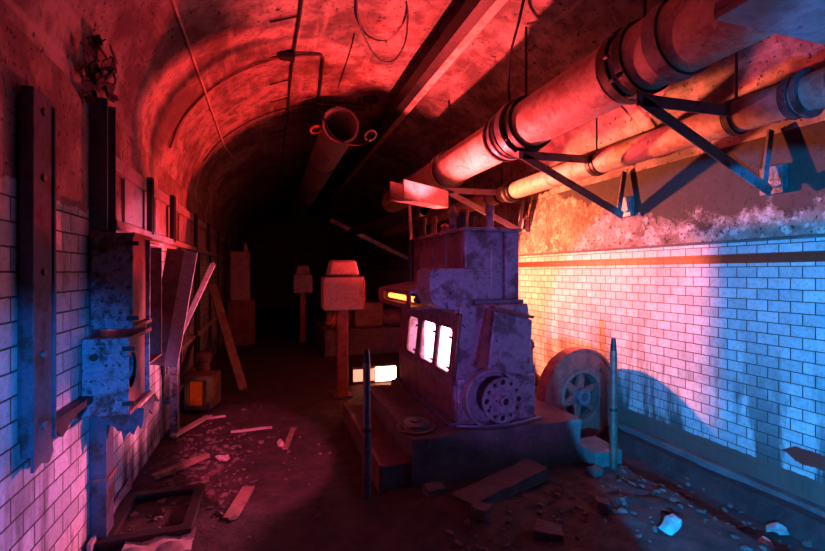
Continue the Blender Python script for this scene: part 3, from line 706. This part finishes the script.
# tube lamp in the trough
ol = emit('orange tube light', (1.0, .22, .03), 4.5)
t = empty('tube_lamp', (1.25, 4.2, 1.30), 'orange tube lamp glowing behind the slot of the casing on the engine side', 'lamp')
MB(t.location).cyl((1.25, 3.80, 1.352), (1.25, 4.70, 1.352), .026, n=16).build('tube', ol, t)
MB(t.location).cyl((1.25, 3.74, 1.352), (1.25, 3.80, 1.352), .03, n=16).build('end_cap', M['dark'], t)

# ------------------------------------------------------------------ flywheel
FW = empty('flywheel', (3.03, 3.93, -.10), 'big red-brown spoked flywheel standing between the plinth and the tiled wall', 'flywheel')
fc = Vector((3.005, 3.86, .345)); o = FW.location
rr = Matrix.Rotation(R(7), 4, 'Z')
def fm(y): return Matrix.Translation(fc) @ rr @ Matrix(((1, 0, 0, 0), (0, 0, 1, y), (0, 1, 0, 0), (0, 0, 0, 1)))
m = MB(o); m.plate(circ(.478, 72), [circ(.262, 48)], .10, fm(0)); m.build('rim', M['wheel'], FW, bevel=.012)
m = MB(o); m.plate(circ(.482, 72), [circ(.452, 64)], .13, fm(0)); m.build('rim_flange', M['wheel'], FW, bevel=.006)
m = MB(o); m.plate(circ(.275, 48), [circ(.235, 48)], .125, fm(0)); m.build('inner_ring', M['rust'], FW, bevel=.008)
for k in range(6):
    a = R(20+60*k)
    m = MB(o); c, s_ = math.cos(a), math.sin(a); pc, ps = -s_, c
    p = [(.06*c+.045*pc, .06*s_+.045*ps), (.245*c+.028*pc, .245*s_+.028*ps), (.245*c-.028*pc, .245*s_-.028*ps), (.06*c-.045*pc, .06*s_-.045*ps)]
    m.plate(p, [], .05, fm(0)); m.build('spoke', M['wheel'], FW, bevel=.008)
m = MB(o); m.plate(circ(.25, 48), [], .015, fm(.045)); m.build('web', M['dark'], FW)  # dark disc added behind the spokes in place of the shade there
m = MB(o); m.plate(circ(.085, 32), [circ(.042, 24)], .16, fm(-.01)); m.build('hub', M['cast'], FW, bevel=.008)
m = MB(o)
pb = fm(-.055) @ Vector((.27, .24, 0)); m.cyl(pb, pb+Vector((0, -.025, 0)), .028, n=18); m.build('plug', M['rust'], FW)

# ------------------------------------------------------------------ pedestals and bollards
def pedestal(x, y, s, label, wires):
    t = empty('gauge_pedestal', (x, y, 0), label, 'pedestal', 'capped instrument pedestals')
    o = t.location
    MB(o).box(x-.07*s, x+.07*s, y-.05, y+.05, 0, 1.12).build('post', M['wheel'], t, bevel=.01)
    m = MB(o); m.prism([(x+q*s, y-.18*s, 1.12+z) for q, z in ((-.255, .02), (-.235, 0), (.235, 0), (.255, .02), (.25, .42), (-.25, .42))], (0, .36*s, 0)); m.build('housing', M['pink'], t, bevel=.02)
    m = MB(o)
    A = [m.bm.verts.new((x+a*s, y+b*s, 1.545)) for a, b in ((-.20, -.17), (.20, -.17), (.20, .17), (-.20, .17))]
    B = [m.bm.verts.new((x+a*s, y+b*s, 1.75)) for a, b in ((-.16, -.12), (.16, -.12), (.16, .12), (-.16, .12))]
    m.bm.faces.new(A[::-1]); m.bm.faces.new(B)
    for i in range(4): m.bm.faces.new((A[i], A[(i+1) % 4], B[(i+1) % 4], B[i]))
    m.build('cap', M['pink'], t, bevel=.03)
    MB(o).box(x-.25*s, x+.25*s, y-.185*s, y+.185*s, 1.532, 1.548).build('seam', M['dark'], t)
    MB(o).box(x-.12*s, x+.12*s, y-.1, y+.1, -.01, .02).build('base_plate', M['rust'], t)
    if wires:
        m = MB(o); m.tube([(x-.08, y, 1.13), (x-.10, y-.03, 1.02), (x-.16, y-.05, .95), (x-.24, y-.05, .97)], .006); m.tube([(x-.06, y, 1.13), (x-.08, y-.04, 1.0), (x-.14, y-.05, .90)], .006); m.build('wire', M['orange'], t)
        for dx in (-.258, .25): MB(o).box(x+dx, x+dx+.012, y-.185, y-.165, 1.13, 1.5).build('edge_light_strip', M['orange'], t)  # orange strips imitate lamplight catching the edges of the head
pedestal(.90, 5.80, 1.0, 'nearer wide-headed instrument pedestal on a square post, left of the engine', True)
pedestal(.74, 10.6, .84, 'farther small instrument pedestal standing in the dark of the tunnel', False)
def bollard(x, y, h, label, mat='cast'):
    t = empty('pipe_post', (x, y, -.02), label, 'post', 'thin pipe posts at the plinth corners')
    o = t.location
    MB(o).cyl((x, y, -.02), (x, y, h*.45), .031, n=20).build('lower_tube', M[mat], t)
    MB(o).cyl((x, y, h*.45), (x, y, h-.10), .027, n=20).build('upper_tube', M[mat], t)
    MB(o).cyl((x, y, h-.10), (x, y, h), .024, .018, n=20).build('tip', M['dark'], t)
    MB(o).cyl((x, y, h*.45-.01), (x, y, h*.45+.015), .034, n=20).build('joint', M['dark'], t)
bollard(.665, 3.16, 1.05, 'thin upright pipe post at the near left corner of the plinth')
bollard(2.68, 3.0, 1.06, 'thin upright pipe post in front of the red flywheel', 'wheel')

# flood lamp lying behind the plinth
t = empty('flood_lamp', (1.45, 6.35, 0), 'bright rectangular lamp lying behind the engine, glaring orange and white', 'lamp')
fl = emit('hot lamp white', (1.0, .40, .22), 14); fo = emit('warm lamp glass', (1.0, .22, .14), 2.2)
o = t.location
MB(o).box(1.46, 1.76, 6.30, 6.34, .03, .23).build('lens', fl, t); MB(o).box(1.14, 1.46, 6.30, 6.34, .05, .21).build('side_lens', fo, t)
MB(o).box(1.12, 1.78, 6.345, 6.45, .01, .25).build('housing', M['dark'], t, bevel=.008); MB(o).box(1.25, 1.65, 6.45, 6.55, -.01, .12).build('stand', M['dark'], t)
# machine remains further back
t = empty('machine_base', (2.0, 9.4, 0), 'dark low machine bed in the gloom behind the engine', 'machine bed')
MB(t.location).box(1.0, 2.9, 8.6, 11, -.01, .5).build('block', M['conc'], t, bevel=.02)
m = MB(t.location); m.cyl((1.1, 9.2, .62), (2.6, 9.2, .62), .22, n=28); m.build('roller', M['rust'], t); MB(t.location).box(1.6, 2.2, 8.8, 9.8, .5, 1.0).build('casing', M['rust'], t, bevel=.03)

# ------------------------------------------------------------------ debris
rnd = random.Random(3)
def chunk(m, c, s, rr=rnd):
    v0 = len(m.bm.verts)
    r_ = bmesh.ops.create_icosphere(m.bm, subdivisions=1, radius=s)
    sc = Vector((rr.uniform(.6, 1.6), rr.uniform(.6, 1.4), rr.uniform(.3, .8)))
    q = Matrix.Rotation(rr.uniform(0, 6), 3, 'Z') @ Matrix.Rotation(rr.uniform(-.5, .5), 3, 'X')
    for v in r_['verts']:
        d = v.co.copy(); d.x *= sc.x; d.y *= sc.y; d.z *= sc.z
        v.co = q @ (d*rr.uniform(.75, 1.2))+Vector(c)
m = MB()
for k in range(900):
    z = rnd.random()
    if z < .40: x, y = rnd.gauss(-.5, .22), rnd.gauss(4.0, .6)
    elif z < .6: x, y = rnd.uniform(1.0, 2.9), rnd.uniform(2.1, 3.0)
    elif z < .8: x, y = rnd.uniform(-.9, 2.7), rnd.uniform(1.9, 6.5)
    else: x, y = rnd.uniform(2.6, 3.3), rnd.uniform(1.7, 3.4)
    if x < XL+.04 or x > XR-.2 or (x > .72 and y > 3.05): continue
    chunk(m, (x, y, floorz(x, y)+.004), rnd.choice((.008, .01, .012, .018, .026)))
tag(solo('rubble', m, M['stone'], 'loose crumbs of rubble strewn over the earth floor', 'rubble', smooth=False), kind='stuff')
def plank(name, a, b, w, h, mat, label, cat='board', group=None):
    m = MB(); m.bar(a, b, w, h); bmesh.ops.subdivide_edges(m.bm, edges=m.bm.edges, cuts=3, use_grid_fill=True); m.roughen(.004, 9)
    solo(name, m, mat, label, cat, group)
G = 'boards scattered on the floor'
plank('floor_board', (-.86, 4.75, .05), (-.62, 5.35, .03), .07, .02, M['pale'], 'pale narrow board on the floor pointing at the small orange-lined box', group=G)
plank('floor_board', (-.24, 3.10, .02), (-.14, 3.50, .025), .085, .02, M['wood'], 'short brown plank lying in the pink pool of light', group=G)
plank('floor_board', (-.36, 4.78, .02), (.03, 4.80, .02), .025, .02, M['pale'], 'thin pale stick lying crosswise at the top of the pink pool of light', 'stick', G)
plank('floor_board', (.14, 4.18, .02), (.24, 4.72, .02), .05, .015, M['wood'], 'dark slat beside the crumpled scrap in the pink pool of light', group=G)
plank('floor_board', (-.82, 3.78, .07), (-.48, 4.05, .09), .05, .03, M['wood'], 'broken lath on top of the rubble heap by the left wall', group=G)
plank('floor_board', (-.62, 3.55, .03), (-.35, 3.9, .03), .04, .02, M['rust'], 'reddish splintered lath in front of the rubble heap', group=G)
plank('floor_board', (-.70, 5.25, .03), (-.45, 5.3, .03), .03, .02, M['pale'], 'small stick on the floor in front of the small orange-lined box', 'stick', G)
for lab, x, y, s in (('white crumpled scrap on the rubble heap by the left wall', -.36, 4.05, .05), ('white crumpled scrap beside the dark slat in the pink light', .10, 4.3, .045), ('pale crumpled scrap at the foot of the tiled right wall', 3.2, 2.1, .06), ('bluish rag on the floor in front of the right wall', 2.95, 2.0, .08), ('pale flattened rag in the lower right foreground', 2.35, 2.15, .09)):
    m = MB(); chunk(m, (x, y, floorz(x, y)+s*.4), s); bmesh.ops.subdivide_edges(m.bm, edges=m.bm.edges, cuts=2, use_grid_fill=True); m.roughen(.02, 18)
    solo('crumpled_scrap', m, M['pale'], lab, 'scrap', 'crumpled scraps on the floor', smooth=False)
for lab, x, y, sx, sy, rz in (('reddish broken block at the near left foot of the plinth', 1.13, 3.02, .2, .12, .2), ('jagged block in the rubble in front of the fallen slab', 1.30, 2.62, .16, .12, .8), ('larger broken block in the bottom middle foreground', 1.62, 2.36, .2, .14, -.5), ('small block between the plinth step and the thin post', 2.45, 2.95, .12, .1, .3), ('broken block lying in the lower right foreground', 2.1, 2.45, .14, .1, 1.1)):
    m = MB(); m.obox((x, y, floorz(x, y)+.02), (sx*.75, sy*.8, .06), (.1, .12, rz)); bmesh.ops.subdivide_edges(m.bm, edges=m.bm.edges, cuts=3, use_grid_fill=True); m.roughen(.02, 9)
    solo('broken_block', m, M['stone'], lab, 'block', 'broken blocks around the plinth', smooth=False)
# metal frame lying bottom left
m = MB(); m.plate([(-.93, 2.95), (-.44, 2.95), (-.44, 3.56), (-.93, 3.56)], [[(-.86, 3.02), (-.50, 3.02), (-.50, 3.50), (-.86, 3.50)]], .05, Matrix.Translation((0, 0, .05)))
solo('floor_hatch', m, M['dark'], 'dark rectangular steel frame lying flat at the foot of the left wall', 'frame', bevel=.004, smooth=False)
m = MB(); m.bar((-.945, 2.9, .07), (-.95, 3.7, .08), .02, .06); solo('floor_strip', m, M['pink'], 'pale strip lying along the foot of the left wall beside the steel frame', 'strip')
m = MB()
gx = [[m.bm.verts.new((-.78+.36*i/9, 2.62+.36*j/9, .05+.012*math.sin(i*1.3+j)+.01*math.cos(j*2.1))) for i in range(10)] for j in range(10)]
for j in range(9):
    for i in range(9): m.bm.faces.new((gx[j][i], gx[j][i+1], gx[j+1][i+1], gx[j+1][i]))
r_ = bmesh.ops.extrude_face_region(m.bm, geom=list(m.bm.faces))
for v in [v for v in r_['geom'] if isinstance(v, bmesh.types.BMVert)]: v.co.z -= .004
solo('paper_sheet', m, M['pale'], 'crinkled grey sheet on the floor at the bottom left corner', 'sheet')

# ------------------------------------------------------------------ lights
def spot(name, loc, target, power, col, half, blend=.15, rad=.03):
    l = bpy.data.lights.new(name, 'SPOT'); l.energy = power; l.color = col; l.spot_size = 2*R(half); l.spot_blend = blend; l.shadow_soft_size = rad
    ob = bpy.data.objects.new(name, l); COL.objects.link(ob); ob.location = loc
    ob.rotation_euler = (Vector(target)-Vector(loc)).to_track_quat('-Z', 'Y').to_euler()
    return ob
spot('vault_torch', (2.36, 5.2, 1.0), (-.3, 4.3, 3.6), 1150, (1.0, .045, .045), 40, .3, .035)
spot('pipe_torch', (1.80, 4.58, 2.14), (2.1, 4.1, 3.9), 620, (1.0, .075, .085), 64, .3, .03)
spot('orange_torch', (1.22, 6.1, 1.97), (3.49, 4.3, 1.5), 2100, (1.0, .19, .09), 33, .1, .05)
spot('corner_torch', (2.45, 5.6, 1.1), (3.49, 5.1, 1.6), 70, (1.0, .24, .05), 45, .9, .05)
spot('left_red_torch', (1.55, 6.1, .4), (-.976, 2.3, 3.0), 620, (1.0, .03, .06), 13.5, .2, .03)
spot('blue_torch', (.25, -.25, 1.0), (3.49, 2.2, .85), 1800, (.0, .33, 1.0), 22.5, .10, .02)
spot('blue_side_torch', (.3, -.3, 1.25), (-.976, 2.4, .85), 620, (.004, .22, 1.0), 14, .9, .02)
spot('blue_fill_torch', (-.1, -.4, 1.6), (1.85, 3.3, 1.15), 360, (.42, .18, 1.0), 14.5, .6, .05)
spot('pink_floor_torch', (.6, .2, 2.2), (-.08, 4.15, 0), 1300, (1.0, .09, .24), 8.3, .35, .02)
spot('blue_upper_fill', (.3, -.2, .9), (2.7, 1.1, 2.67), 420, (.05, .30, 1.0), 13, .5, .03)  # added fill, only turns the hanging tray blue
spot('box_fill_spot', (.2, 4.0, .9), (-.74, 5.62, .24), 60, (1.0, .2, .03), 5, .4, .02)  # added spot in mid-air, only brightens the box's orange panel
spot('window_torch', (1.66, 4.05, 1.0), (-.976, 4.15, 1.2), 800, (1.0, .17, .30), 23, .4, .08)
spot('low_window_torch', (1.66, 4.0, 1.0), (-.976, 2.6, .25), 650, (1.0, .14, .28), 15, .5, .08)

w = bpy.data.worlds.new('World'); C.world = w; w.use_nodes = True
w.node_tree.nodes['Background'].inputs[0].default_value = (.02, .01, .03, 1); w.node_tree.nodes['Background'].inputs[1].default_value = .02

# ------------------------------------------------------------------ camera
cam = bpy.data.cameras.new('Camera'); co = bpy.data.objects.new('Camera', cam); COL.objects.link(co); C.camera = co
co.location = (0, 0, 1.6); co.rotation_euler = (R(90), 0, R(-17.7)); cam.sensor_width = 36; cam.lens = 450/825*36; cam.shift_y = -3.5/825; cam.clip_start = .02
C.view_settings.view_transform = 'Standard'; C.view_settings.look = 'None'; C.view_settings.gamma = 1; C.view_settings.exposure = 0
